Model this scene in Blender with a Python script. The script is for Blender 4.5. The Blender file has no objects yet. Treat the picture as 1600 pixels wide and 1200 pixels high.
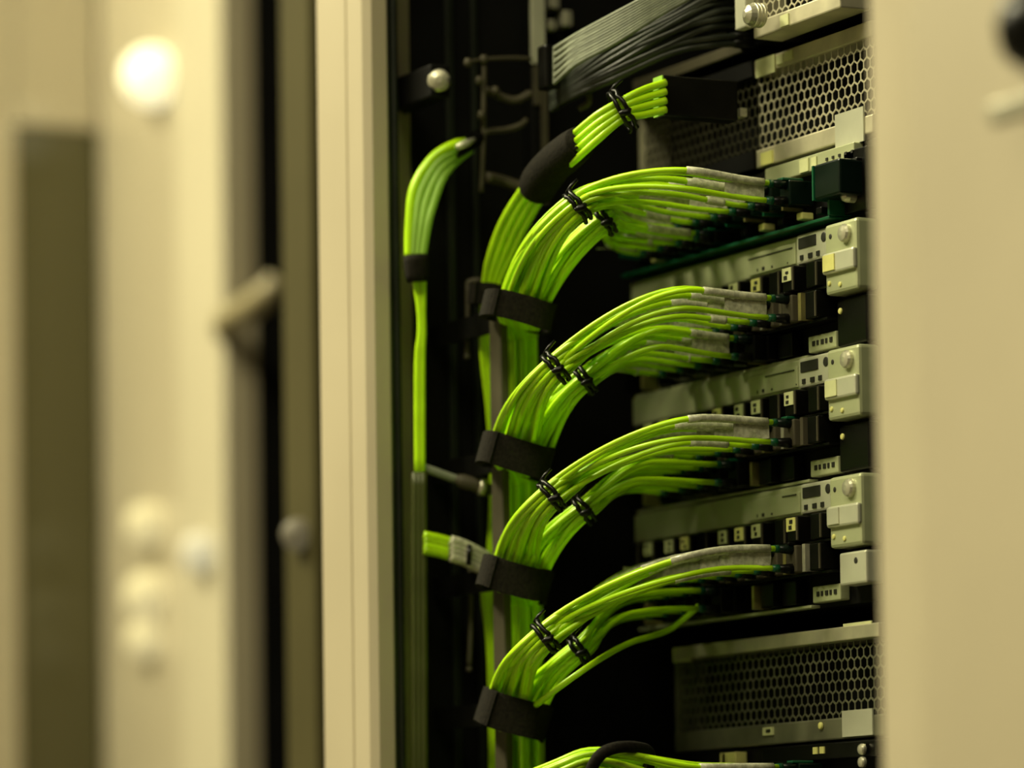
import bpy, bmesh, math, random
import numpy as np
from mathutils import Matrix, Vector

random.seed(7)
sc = bpy.context.scene
COL = sc.collection

# ------------------------------------------------------------------ camera
F_PX = 6870.0
TH = math.radians(27.0)
PITCH = math.radians(3.0)
ROLL = 0.0135
CAM = np.array([1.282, -0.788, 1.30])
SHIFT_PX = 470.0
FOCUS = 1.515
fh = np.array([-math.cos(TH), math.sin(TH), 0.0])
rt = np.array([math.sin(TH), math.cos(TH), 0.0])
zz = np.array([0.0, 0.0, 1.0])
FW = math.cos(PITCH) * fh + math.sin(PITCH) * zz
up0 = -math.sin(PITCH) * fh + math.cos(PITCH) * zz
RT = math.cos(ROLL) * rt - math.sin(ROLL) * up0
UP = math.sin(ROLL) * rt + math.cos(ROLL) * up0

cd = bpy.data.cameras.new('camera')
cam = bpy.data.objects.new('camera', cd)
COL.objects.link(cam)
cd.sensor_width = 36.0
cd.lens = F_PX * 36.0 / 1600.0
cd.shift_y = SHIFT_PX / 1600.0
cd.clip_start = 0.05
cd.clip_end = 60
cd.dof.use_dof = True
cd.dof.focus_distance = FOCUS
cd.dof.aperture_fstop = 5.5
M = Matrix.Identity(4)
for i in range(3):
    M[i][0], M[i][1], M[i][2], M[i][3] = RT[i], UP[i], -FW[i], CAM[i]
cam.matrix_world = M
sc.camera = cam

# ------------------------------------------------------------------ light
sc.view_settings.view_transform = 'Standard'
sc.view_settings.look = 'None'
sc.view_settings.gamma = 1.0
sc.view_settings.exposure = 0.0
sc.view_settings.use_curve_mapping = False
w = bpy.data.worlds.new('world')
sc.world = w
w.use_nodes = True
w.node_tree.nodes['Background'].inputs[0].default_value = (1.0, 0.92, 0.55, 1)
w.node_tree.nodes['Background'].inputs[1].default_value = 0.008

TINT = (1.0, 0.93, 0.60)


def area(name, loc, target, sx, sy, power, col=TINT):
    l = bpy.data.lights.new(name, 'AREA')
    l.shape = 'RECTANGLE'
    l.size, l.size_y, l.energy, l.color = sx, sy, power, col
    o = bpy.data.objects.new(name, l)
    COL.objects.link(o)
    o.location = loc
    o.rotation_euler = (Vector(target) - Vector(loc)).to_track_quat('-Z', 'Y').to_euler()
    return o


# the aisle's ceiling luminaires
area('aisle_luminaire', (-0.75, -1.00, 2.72), (-0.10, 0.0, 1.45), 1.2, 0.28, 50)
area('aisle_luminaire', (0.75, -1.00, 2.72), (-0.10, 0.0, 1.45), 1.2, 0.28, 16)
area('aisle_luminaire', (-2.2, -1.25, 2.72), (-2.0, -0.7, 0.0), 1.3, 0.28, 40)


# ------------------------------------------------------------------ helpers
def ray(x, y):
    v = FW + RT * ((x - 800.0) / F_PX) + UP * ((600.0 - y + SHIFT_PX) / F_PX)
    return v


def pd(x, y, d):
    return CAM + ray(x, y) * d


def atY(x, y, Y):
    v = ray(x, y)
    return CAM + v * ((Y - CAM[1]) / v[1])


def atX(x, y, X):
    v = ray(x, y)
    return CAM + v * ((X - CAM[0]) / v[0])


ORD = ['first', 'second', 'third', 'fourth', 'fifth', 'sixth', 'seventh', 'eighth', 'ninth', 'tenth', 'eleventh', 'twelfth', 'thirteenth', 'fourteenth']


def tag(o, label=None, cat=None, group=None, kind=None):
    if label: o['label'] = label
    if cat: o['category'] = cat
    if group: o['group'] = group
    if kind: o['kind'] = kind
    return o


def thing(name, label, cat, loc, group=None):
    o = bpy.data.objects.new(name, None)
    o.empty_display_size = 0.01
    COL.objects.link(o)
    o.location = tuple(loc)
    return tag(o, label, cat, group)


def wloc(o):
    v = np.array(o.location)
    while o.parent:
        o = o.parent
        v = v + np.array(o.location)
    return v


def link(name, me, m, parent=None, loc=(0, 0, 0)):
    if m and not me.materials:
        me.materials.append(m)
    o = bpy.data.objects.new(name, me)
    COL.objects.link(o)
    if parent:
        o.parent = parent
        o.location = tuple(np.array(loc) - wloc(parent))
    else:
        o.location = tuple(loc)
    return o


def pymesh(name, v, f, smooth=False):
    me = bpy.data.meshes.new(name)
    me.from_pydata([tuple(map(float, p)) for p in v], [], f)
    me.update()
    if smooth:
        me.polygons.foreach_set('use_smooth', [True] * len(me.polygons))
    return me


_bc = {}


def boxmesh(sx, sy, sz, bev, m):
    k = (round(sx, 6), round(sy, 6), round(sz, 6), bev, m.name)
    if k in _bc:
        return _bc[k]
    bm = bmesh.new()
    bmesh.ops.create_cube(bm, size=1.0)
    for v in bm.verts:
        v.co.x *= sx; v.co.y *= sy; v.co.z *= sz
    if bev > 0:
        bmesh.ops.bevel(bm, geom=list(bm.edges), offset=bev, segments=2, affect='EDGES', profile=0.5)
    me = bpy.data.meshes.new('box')
    bm.to_mesh(me)
    bm.free()
    me.materials.append(m)
    _bc[k] = me
    return me


def box(name, x0, x1, y0, y1, z0, z1, m, parent=None, bev=0.0):
    return link(name, boxmesh(abs(x1 - x0), abs(y1 - y0), abs(z1 - z0), bev, m), None, parent,
                ((x0 + x1) / 2, (y0 + y1) / 2, (z0 + z1) / 2))


def obox(name, c, ax, ay, az, sx, sy, sz, m, parent=None, bev=0.0):
    """box with its own axes"""
    o = link(name, boxmesh(sx, sy, sz, bev, m), None, parent, c)
    R = Matrix((ax, ay, az)).transposed()
    o.rotation_euler = R.to_euler()
    return o


def frames(P):
    P = np.asarray(P, float)
    T = np.gradient(P, axis=0)
    T /= np.linalg.norm(T, axis=1)[:, None] + 1e-12
    n = np.cross(T[0], [0.31, 0.22, 0.93])
    n /= np.linalg.norm(n)
    N = [n]
    for i in range(1, len(P)):
        n = n - T[i] * np.dot(n, T[i])
        n /= np.linalg.norm(n) + 1e-12
        N.append(n)
    N = np.array(N)
    return T, N, np.cross(T, N)


def tubemesh(P, r, sides=7, closed=False, caps=True, sq=None):
    P = np.asarray(P, float)
    n = len(P)
    T, N, B = frames(P)
    r = np.broadcast_to(np.asarray(r, float), (n,))
    a = np.arange(sides) * 2 * math.pi / sides
    V = (P[:, None, :] + r[:, None, None] * (np.cos(a)[None, :, None] * N[:, None, :] + np.sin(a)[None, :, None] * B[:, None, :])).reshape(-1, 3)
    f = []
    for i in range(n if closed else n - 1):
        i2 = (i + 1) % n
        for j in range(sides):
            j2 = (j + 1) % sides
            f.append((i * sides + j, i * sides + j2, i2 * sides + j2, i2 * sides + j))
    if caps and not closed:
        f.append(tuple(range(sides - 1, -1, -1)))
        f.append(tuple((n - 1) * sides + j for j in range(sides)))
    return V, f


def tube(name, P, r, m, parent=None, sides=7, closed=False):
    P = np.asarray(P, float)
    c = P[0]
    V, f = tubemesh(P - c, r, sides, closed)
    return link(name, pymesh(name, V, f, True), m, parent, c)


def bez(p0, t0, p1, t1, n):
    """cubic hermite from p0 to p1"""
    s = np.linspace(0, 1, n)[:, None]
    return (2 * s**3 - 3 * s**2 + 1) * p0 + (s**3 - 2 * s**2 + s) * t0 + (-2 * s**3 + 3 * s**2) * p1 + (s**3 - s**2) * t1


def catmull(P, n=8):
    P = np.asarray(P, float)
    Q = np.vstack([2 * P[0] - P[1], P, 2 * P[-1] - P[-2]])
    out = []
    for i in range(1, len(Q) - 2):
        t0 = (Q[i + 1] - Q[i - 1]) / 2
        t1 = (Q[i + 2] - Q[i]) / 2
        out.append(bez(Q[i], t0, Q[i + 1], t1, n)[:-1])
    out.append(P[-1:])
    return np.vstack(out)


def down(P, z=0.06):
    """let a hanging cable run on straight down to the cabinet's base"""
    return np.vstack([P, [P[-1][0], P[-1][1], z]])


def disc_mesh(r, h, n=16, dome=0.25):
    """round screw head along -Y: flat washer edge, chamfer, slot-less dome"""
    prof = [(r, 0), (r, -h * 0.6), (r * 0.82, -h), (r * 0.3, -h * (1 + dome))]
    V, f = [], []
    for (rr, yy) in prof:
        for j in range(n):
            a = 2 * math.pi * j / n
            V.append((rr * math.cos(a), yy, rr * math.sin(a)))
    for i in range(len(prof) - 1):
        for j in range(n):
            j2 = (j + 1) % n
            f.append((i * n + j, i * n + j2, (i + 1) * n + j2, (i + 1) * n + j))
    f.append(tuple((len(prof) - 1) * n + j for j in range(n)))
    return V, f


def prism(name, prof, z0, z1, m, parent=None, smooth=False):
    """vertical extrusion of an XY outline"""
    c = np.array([prof[0][0], prof[0][1], z0])
    n = len(prof)
    V = [(p[0] - c[0], p[1] - c[1], 0) for p in prof] + [(p[0] - c[0], p[1] - c[1], z1 - z0) for p in prof]
    f = [(i, (i + 1) % n, n + (i + 1) % n, n + i) for i in range(n)]
    f += [tuple(range(n - 1, -1, -1)), tuple(range(n, 2 * n))]
    me = pymesh(name, V, f)
    bm = bmesh.new(); bm.from_mesh(me)
    bmesh.ops.recalc_face_normals(bm, faces=bm.faces)
    bm.to_mesh(me); bm.free()
    return link(name, me, m, parent, c)


# ------------------------------------------------------------------ materials
def mat(name, col, rough=0.5, metal=0.0, var=0.12, scale=60.0, bump=0.0, coat=0.0, spec=0.5, rvar=0.1, stretch=None, objvar=0.0, emit=None, trans=0.0):
    m = bpy.data.materials.new(name)
    m.use_nodes = True
    nt = m.node_tree
    b = nt.nodes['Principled BSDF']
    tc = nt.nodes.new('ShaderNodeTexCoord')
    mp = nt.nodes.new('ShaderNodeMapping')
    nt.links.new(tc.outputs['Object'], mp.inputs['Vector'])
    if stretch:
        mp.inputs['Scale'].default_value = stretch
    nz = nt.nodes.new('ShaderNodeTexNoise')
    nz.inputs['Scale'].default_value = scale
    nz.inputs['Detail'].default_value = 5
    nt.links.new(mp.outputs[0], nz.inputs['Vector'])
    rp = nt.nodes.new('ShaderNodeValToRGB')
    lo = [max(0, c * (1 - var)) for c in col]
    hi = [min(1, c * (1 + var)) for c in col]
    rp.color_ramp.elements[0].position = 0.3
    rp.color_ramp.elements[1].position = 0.7
    rp.color_ramp.elements[0].color = (*lo, 1)
    rp.color_ramp.elements[1].color = (*hi, 1)
    nt.links.new(nz.outputs['Fac'], rp.inputs['Fac'])
    src = rp.outputs['Color']
    if objvar > 0:
        oi = nt.nodes.new('ShaderNodeObjectInfo')
        mr = nt.nodes.new('ShaderNodeMapRange')
        mr.inputs['To Min'].default_value = 1 - objvar
        mr.inputs['To Max'].default_value = 1 + objvar
        nt.links.new(oi.outputs['Random'], mr.inputs['Value'])
        hs = nt.nodes.new('ShaderNodeHueSaturation')
        nt.links.new(mr.outputs[0], hs.inputs['Value'])
        nt.links.new(src, hs.inputs['Color'])
        src = hs.outputs['Color']
    nt.links.new(src, b.inputs['Base Color'])
    mr2 = nt.nodes.new('ShaderNodeMapRange')
    mr2.inputs['To Min'].default_value = max(0.02, rough - rvar)
    mr2.inputs['To Max'].default_value = min(1, rough + rvar)
    nt.links.new(nz.outputs['Fac'], mr2.inputs['Value'])
    nt.links.new(mr2.outputs[0], b.inputs['Roughness'])
    b.inputs['Metallic'].default_value = metal
    b.inputs['Specular IOR Level'].default_value = spec
    b.inputs['Coat Weight'].default_value = coat
    b.inputs['Coat Roughness'].default_value = 0.04
    b.inputs['Transmission Weight'].default_value = trans
    if emit:
        b.inputs['Emission Color'].default_value = (*emit[0], 1)
        b.inputs['Emission Strength'].default_value = emit[1]
    if bump > 0:
        bp = nt.nodes.new('ShaderNodeBump')
        bp.inputs['Strength'].default_value = bump
        bp.inputs['Distance'].default_value = 0.0004
        nt.links.new(nz.outputs['Fac'], bp.inputs['Height'])
        nt.links.new(bp.outputs[0], b.inputs['Normal'])
    return m


CREAM = mat('cream_paint', (0.45, 0.39, 0.27), 0.42, var=0.05, scale=9, rvar=0.06)
CREAM_GLOSS = mat('cream_gloss_paint', (0.50, 0.44, 0.31), 0.45, var=0.05, scale=6, coat=0.9)
CREAM_LIGHT = mat('pale_cream_paint', (0.50, 0.45, 0.32), 0.55, var=0.05, scale=6)
OLIVE = mat('dark_olive_paint', (0.06, 0.052, 0.020), 0.6, var=0.15, scale=8, spec=0.1)
BLACK = mat('black_powder_coat', (0.0025, 0.0025, 0.002), 0.6, var=0.3, scale=40, spec=0.15)
BLACKP = mat('black_plastic', (0.0028, 0.0028, 0.0022), 0.32, var=0.3, scale=120, spec=0.22)
DARKGLASS = mat('smoked_glass', (0.085, 0.078, 0.032), 0.12, var=0.1, scale=3, rvar=0.02)
GASKET = mat('dark_green_rubber', (0.006, 0.009, 0.004), 0.4, var=0.3, scale=30)
ALU = mat('brushed_aluminium', (0.47, 0.50, 0.29), 0.38, metal=0.25, var=0.12, scale=35, stretch=(0.4, 1, 2.5), bump=0.05)
ALUL = mat('pale_aluminium', (0.62, 0.62, 0.47), 0.35, metal=0.35, var=0.1, scale=50)
STEEL = mat('zinc_steel', (0.60, 0.58, 0.44), 0.3, metal=0.6, var=0.2, scale=200)
GRILLE = mat('grille_steel', (0.58, 0.54, 0.38), 0.4, metal=0.5, var=0.2, scale=70)
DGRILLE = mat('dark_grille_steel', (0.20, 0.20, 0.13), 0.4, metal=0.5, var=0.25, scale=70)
SHADED_GRILLE = mat('shaded_grille_steel', (0.05, 0.047, 0.025), 0.4, metal=0.5, var=0.25, scale=70)  # grille under the black cables, their shade put into a darker colour
LIME = mat('lime_cable_jacket', (0.46, 0.80, 0.004), 0.33, var=0.10, scale=90, objvar=0.24, spec=0.55)
PLUGG = mat('very_dark_green_plastic', (0.0015, 0.007, 0.004), 0.3, var=0.2, scale=80, spec=0.3)
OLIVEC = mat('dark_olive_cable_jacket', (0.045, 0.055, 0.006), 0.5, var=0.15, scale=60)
LIME2 = mat('lime_cable_jacket_dusty', (0.30, 0.55, 0.06), 0.5, var=0.15, scale=60)
TEAL = mat('teal_boot', (0.003, 0.075, 0.030), 0.35, var=0.2, scale=80)
SLEEVE = mat('clear_label_sleeve', (0.50, 0.50, 0.36), 0.27, var=0.3, scale=420, bump=0.9, objvar=0.12)
LABEL = mat('paper_label', (0.62, 0.64, 0.34), 0.5, var=0.12, scale=150)
LABELY = mat('yellow_label', (0.68, 0.66, 0.22), 0.5, var=0.12, scale=150)
INK = mat('ink', (0.012, 0.012, 0.006), 0.6, var=0.2, scale=100)
VELCRO = mat('black_hook_and_loop', (0.011, 0.0095, 0.0065), 0.9, var=0.5, scale=900, bump=0.6, spec=0.12)
BAR = mat('brown_grey_steel_bar', (0.065, 0.057, 0.034), 0.55, var=0.2, scale=60, spec=0.3)
BRASS = mat('gilded_cage_spring', (0.50, 0.45, 0.16), 0.3, metal=0.7, var=0.3, scale=150)
BARL = mat('dull_beige_metal', (0.26, 0.22, 0.12), 0.5, var=0.1, scale=30)
GREYC = mat('grey_cable_jacket', (0.20, 0.22, 0.16), 0.6, var=0.25, scale=220, bump=0.2, objvar=0.15)
DARKC = mat('black_cable_jacket', (0.030, 0.036, 0.026), 0.4, var=0.3, scale=150, objvar=0.3)
WALLM = mat('wall_paint', (0.60, 0.55, 0.42), 0.8, var=0.04, scale=3)
CEILM = mat('ceiling_tile', (0.70, 0.68, 0.60), 0.85, var=0.05, scale=12)
FLOORM = mat('floor_vinyl', (0.22, 0.20, 0.16), 0.4, var=0.12, scale=5)
REFL_BRIGHT = mat('bright_reflection_glow', (0.9, 0.85, 0.6), 0.5, var=0.02, emit=((1.0, 0.93, 0.62), 0.95))  # glow materials that stand in for lamp reflections
REFL_WARM = mat('warm_reflection_glow', (0.35, 0.31, 0.17), 0.6, var=0.02, emit=((1.0, 0.86, 0.45), 0.50))
REFL_PALE = mat('pale_reflection_glow', (0.30, 0.27, 0.19), 0.6, var=0.02, emit=((1.0, 0.93, 0.60), 0.45))
REFL_DIM = mat('dim_reflection_glow', (0.05, 0.04, 0.02), 0.6, var=0.02, emit=((1.0, 0.85, 0.45), 0.09))

# ------------------------------------------------------------------ the room
RX0, RX1, RY0, RY1, RH = -9.0, 4.0, -2.6, 3.2, 2.9


def struct(name, *a):
    return tag(box(name, *a), kind='structure')


struct('floor', RX0, RX1, RY0, RY1, -0.1, 0.0, FLOORM)
struct('ceiling', RX0, RX1, RY0, RY1, RH, RH + 0.1, CEILM)
struct('wall_back', RX0, RX1, RY1, RY1 + 0.1, 0, RH, WALLM)
struct('wall_front', RX0, RX1, RY0 - 0.1, RY0, 0, RH, WALLM)
struct('wall_left', RX0 - 0.1, RX0, RY0, RY1, 0, RH, WALLM)
struct('wall_right', RX1, RX1 + 0.1, RY0, RY1, 0, RH, WALLM)

ZT = 2.1            # cabinet height
SW = -0.178         # inner face of the cabinet's left side panel
FACE = 0.0

# ------------------------------------------------------------------ the server cabinet
pA = atY(498, 600, -0.110)
pB = atY(560, 600, -0.110)
pC = atY(577, 600, -0.112)
cab = thing('server_cabinet', 'cream server cabinet with black interior holding the green cabling', 'cabinet', (pA[0], -0.11, 0))
# left front post: flat face with a shallow groove, rounded bright edge, olive return
xr = pC[0]
prism('frame_post', [(pA[0], -0.105), (pA[0] + 0.004, -0.111), (pB[0] - 0.006, -0.111), (pB[0] - 0.005, -0.1098),
                     (pB[0] - 0.003, -0.1098), (pB[0] - 0.002, -0.1120), (xr - 0.003, -0.1120), (xr, -0.1095), (xr, -0.1035), (pA[0], -0.06)],
      0, ZT, CREAM, cab)
pG = atX(606, 600, xr)
box('gasket', xr - 0.012, xr - 0.001, pG[1], pG[1] + 0.004, 0.05, ZT - 0.05, GASKET, cab, 0.001)
box('gasket_lip', xr - 0.006, xr - 0.0005, pG[1] + 0.0035, pG[1] + 0.0062, 0.05, ZT - 0.05, GASKET, cab, 0.001)
box('side_panel', SW - 0.012, SW, -0.103, 0.90, 0.02, ZT, BLACK, cab)
box('rear_panel', SW, 0.225, 0.88, 0.90, 0.02, ZT, BLACK, cab)
box('roof_panel', SW - 0.012, 0.225, -0.10, 0.90, ZT, ZT + 0.03, BLACK, cab)
box('base_panel', SW - 0.012, 0.225, -0.10, 0.90, 0.0, 0.02, BLACK, cab)
box('side_panel', 0.225, 0.235, -0.10, 0.90, 0.0, ZT, BLACK, cab)
box('blanking_plate', 0.012, 0.225, 0.004, 0.008, 0.02, ZT, BLACK, cab)
# mounting rail of the left side, with its pale upper plate
r0, r1 = atX(823, 150, SW + 0.004), atX(845, 150, SW + 0.004)
rb = pd(835, 300, 1.62)[2]
rail = box('mounting_rail', SW, SW + 0.008, r0[1], r1[1], 0.02, ZT - 0.02, BLACK, cab, 0.0008)
box('rail_flange', SW + 0.008, SW + 0.0095, r1[1] - 0.0022, r1[1], pd(840, 300, 1.62)[2], pd(840, 72, 1.62)[2], BAR, rail)
box('rail_plate', SW + 0.008, SW + 0.0095, r0[1] - 0.0004, r1[1] - 0.0005, pd(835, 76, 1.62)[2], pd(835, -60, 1.62)[2], ALUL, rail, 0.0004)
box('rail_plate', SW + 0.008, SW + 0.009, r0[1] + 0.0004, r1[1] - 0.0024, pd(835, 142, 1.62)[2], pd(835, 79, 1.62)[2], BAR, rail, 0.0003)
for (x, y, sx, sz) in ((864, 4, 0.004, 0.005), (860, 40, 0.0035, 0.004), (884, 30, 0.004, 0.006)):
    p = atX(x, y, SW + 0.004)
    box('cage_nut', p[0] - 0.004, p[0] + 0.002, p[1] - sx / 2, p[1] + sx / 2, p[2] - sz / 2, p[2] + sz / 2, STEEL, cab, 0.0006)
# dull trims on the side panel
for (x, wd) in ((705, 0.0016), (744, 0.0012)):
    p = atX(x, 500, SW)
    box('panel_rib', SW, SW + 0.002, p[1] - wd, p[1] + wd, 0.3, ZT - 0.1, GASKET, cab, 0.0004)
# round-headed screw of the side panel
p = pd(686, 127, 1.595)
box('screw_plate', SW, p[0] + 0.001, p[1] - 0.004, p[1] + 0.004, p[2] - 0.0060, p[2] + 0.0060, BLACK, cab, 0.0008)
V, f = disc_mesh(0.0042, 0.003, 20, 0.3)
sm = pymesh('screw_head', V, f, False)
s_ = link('screw_head', sm, STEEL, cab, p)
s_.rotation_euler = (0, 0, math.radians(62))
box('screw_slot', p[0] + 0.0030, p[0] + 0.0042, p[1] - 0.0032, p[1] + 0.0022, p[2] - 0.0004, p[2] + 0.0004, INK, s_)

# ------------------------------------------------------------------ wire bracket beside the rail (top)
def pts(L):
    return np.array([pd(*q) for q in L])


br = thing('cable_ring_bracket', 'dark wire cable ring beside the mounting rail at top', 'bracket', pd(750, 300, 1.625))
tube('upright', catmull(pts([(757, 88, 1.612), (756, 150, 1.612), (755, 220, 1.612), (752, 300, 1.612)])), 0.0010, BAR, br)
tube('crossbar', catmull(pts([(730, 98, 1.605), (756, 93, 1.612), (800, 91, 1.62), (830, 92, 1.625)])), 0.0008, BAR, br)
tube('crossbar', catmull(pts([(757, 140, 1.612), (780, 150, 1.618), (805, 157, 1.62), (830, 146, 1.622)])), 0.0016, BAR, br)
tube('crossbar', catmull(pts([(757, 206, 1.612), (790, 203, 1.618), (812, 196, 1.62), (822, 188, 1.622)])), 0.0012, BAR, br)
tube('crossbar', catmull(pts([(760, 277, 1.612), (785, 283, 1.618), (815, 293, 1.62)])), 0.0022, BAR, br)
for q in ((756, 93, 1.611), (731, 98, 1.604), (749, 126, 1.609), (752, 180, 1.609), (774, 142, 1.612)):
    c = pd(*q)
    tube('clip', np.array([c + UP * 0.0016, c, c - UP * 0.0016]), [0.0010, 0.0017, 0.0010], BAR, br, 8)

for (L, lab) in (([(731, 447, 1.612), (731, 500, 1.612), (730, 553, 1.612)], 'thin brown steel rod beside the topmost strap'),
                 ([(735, 884, 1.612), (736, 960, 1.612), (733, 1042, 1.612)], 'thin brown steel rod below the short taped green cable end')):
    t = thing('steel_rod', lab, 'rod', pd(*L[-1]))
    tube('shaft', catmull(pts(L)), 0.0010, BAR, t)
    a = pd(*L[0])
    tube('bent_end', catmull(np.array([a, a + UP * 0.0016 + RT * 0.0008, a + UP * 0.002 + RT * 0.0045, a + UP * 0.002 + RT * 0.010 + FW * 0.01])), 0.0012, BAR, t)
    b = pd(*L[-1])
    tube('foot', np.array([b, b - UP * 0.001, b - UP * 0.002]), [0.0010, 0.0014, 0.0008], BAR, t)

# ------------------------------------------------------------------ green cables on the left side panel
lc = thing('green_trunk_cable', 'flat green trunk cable running down beside the cream post', 'cable', pd(655, 1200, 1.59))
for j, o in enumerate((-1.0, -0.33, 0.33, 1.0)):
    L = [(735, 228 + 5 * o, 1.612), (712, 238 + 13 * o, 1.605 + 0.002 * o), (684 + 8 * o, 262 + 15 * o, 1.600), (662 + 15 * o, 305 + 12 * o, 1.597), (654 + 14 * o, 350, 1.595), (649 + 10 * o, 402, 1.594)]
    tube('strand', catmull(pts(L)), 0.0018, LIME2 if o > -0.5 else LIME, lc, 8)
for j, o in enumerate((-1.0, 0.0, 1.0)):
    L = [(655 + 7 * o, 436, 1.594), (658 + 3 * o, 480, 1.594), (659 + 2.5 * o, 520, 1.594), (656 + 4 * o, 570, 1.594), (656 + 4 * o, 742, 1.594)]
    tube('strand', catmull(pts(L)), 0.0012, LIME, lc, 8)
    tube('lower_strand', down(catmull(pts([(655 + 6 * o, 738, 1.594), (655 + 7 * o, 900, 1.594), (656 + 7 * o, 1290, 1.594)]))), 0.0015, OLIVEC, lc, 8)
c0, c1 = pd(649, 399, 1.592), pd(652, 440, 1.592)
tube('black_tape', np.linspace(c0, c1, 5), [0.0044, 0.0046, 0.0044, 0.0043, 0.004], VELCRO, lc, 12)
tube('boot', catmull(pts([(708, 238, 1.604), (725, 229, 1.608), (748, 214, 1.613)])), 0.0030, BLACKP, lc, 10)
tube('boot_highlight', pts([(715, 230, 1.599), (728, 224, 1.602), (741, 218, 1.606)]), [0.0012, 0.0015, 0.0008], ALUL, lc, 8)  # pale streak painting the highlight along the black boot

ho = thing('grey_hose', 'pale grey hose with a knurled fitting beside the second strap', 'hose', pd(765, 770, 1.60))
tube('pipe', catmull(pts([(655, 728, 1.596), (690, 741, 1.598), (722, 752, 1.600), (770, 768, 1.602)])), 0.0016, GREYC, ho, 10)
tube('fitting', pts([(712, 747, 1.599), (722, 752, 1.5995), (740, 757, 1.600), (752, 762, 1.601), (766, 766, 1.602)]), [0.0016, 0.0028, 0.0026, 0.0032, 0.0022], BAR, ho, 10)
tube('nut', pts([(748, 760, 1.5995), (757, 762, 1.600)]), [0.0034, 0.0034], STEEL, ho, 6)

tc_ = thing('taped_cable_end', 'short green cable end with a pale sleeve left of the third strap', 'cable', pd(760, 900, 1.6))
for o in (-1, -0.33, 0.33, 1):
    tube('strand', catmull(pts([(662, 848 + 11 * o, 1.592), (690, 854 + 11 * o, 1.594), (728, 866 + 11 * o, 1.597), (775, 888 + 11 * o, 1.60)])), 0.0018, LIME, tc_, 8)
for o in (-1, -0.33, 0.33, 1):
    tube('pale_sleeve', catmull(pts([(704, 857 + 12 * o, 1.592), (728, 865 + 12 * o, 1.594), (764, 884 + 12 * o, 1.597)])), 0.0021, SLEEVE, tc_, 8)
tube('tie', pts([(734, 852, 1.591), (733, 866, 1.590), (732, 882, 1.591)]), 0.0010, BLACKP, tc_, 6)

# ------------------------------------------------------------------ vertical bar that carries the straps
bar = thing('cable_manager_bar', 'narrow brown-grey vertical steel bar behind the cable straps', 'bar', pd(776, 1290, 1.575))
top_, bot_ = pd(776, 470, 1.585), pd(777, 1300, 1.585)
cx, cy = top_[0], top_[1]
prism('bar_strip', [(cx - 0.0045, cy - 0.0005), (cx - 0.004, cy - 0.001), (cx + 0.004, cy - 0.001), (cx + 0.0045, cy - 0.0005), (cx + 0.0045, cy + 0.0018), (cx - 0.0045, cy + 0.0018)], 0.02, top_[2], BAR, bar)
for y in (500, 720, 905, 1115):
    p = pd(776, y, 1.585)
    box('bar_bracket', SW, cx - 0.003, cy - 0.0004, cy + 0.0014, p[2] - 0.004, p[2] + 0.004, BLACK, bar)

# ------------------------------------------------------------------ devices
def zat(y, x=1340, Y=0.0):
    return atY(x, y, Y)[2]


XL = atY(1003, 640, 0.0)[0]
XE0 = atY(1322, 640, 0.0)[0]     # ear handle, left edge
XE1 = XE0 + 0.021


def honeycomb(name, x0, x1, z0, z1, y, pitch, web, depth, m, parent):
    """hexagonal lattice with real openings"""
    V, f = [], []
    hgt = pitch * math.sqrt(3) / 2
    ncol = int((x1 - x0) / pitch) + 2
    nrow = int((z1 - z0) / hgt) + 2
    R = pitch / math.sqrt(3)
    rnd = random.Random(3)
    for r in range(nrow):
        for c in range(ncol):
            cx = x0 + (c + 0.5 * (r % 2)) * pitch
            cz = z0 + r * hgt
            if cx < x0 - pitch * 0.6 or cx > x1 + pitch * 0.6 or cz > z1 + hgt * 0.6:
                continue
            k = 1 - web / pitch * rnd.uniform(0.8, 1.25)
            b = len(V)
            for rad, dy in ((R, 0), (R * k, 0), (R * k, depth)):
                for j in range(6):
                    a = math.pi / 6 + j * math.pi / 3
                    V.append((min(max(cx + rad * math.cos(a), x0), x1) - x0, dy, min(max(cz + rad * math.sin(a), z0), z1) - z0))
            for j in range(6):
                j2 = (j + 1) % 6
                f.append((b + j, b + 6 + j, b + 6 + j2, b + j2))
                f.append((b + 6 + j, b + 12 + j, b + 12 + j2, b + 6 + j2))
    o = link(name, pymesh(name, V, f), m, parent, (x0, y, z0))
    return tag(o, kind='stuff')


def screw(loc, r, h, m, parent, name='screw'):
    V, f = disc_mesh(r, h, 16, 0.2)
    return link(name, pymesh(name, V, f), m, parent, loc)


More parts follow.
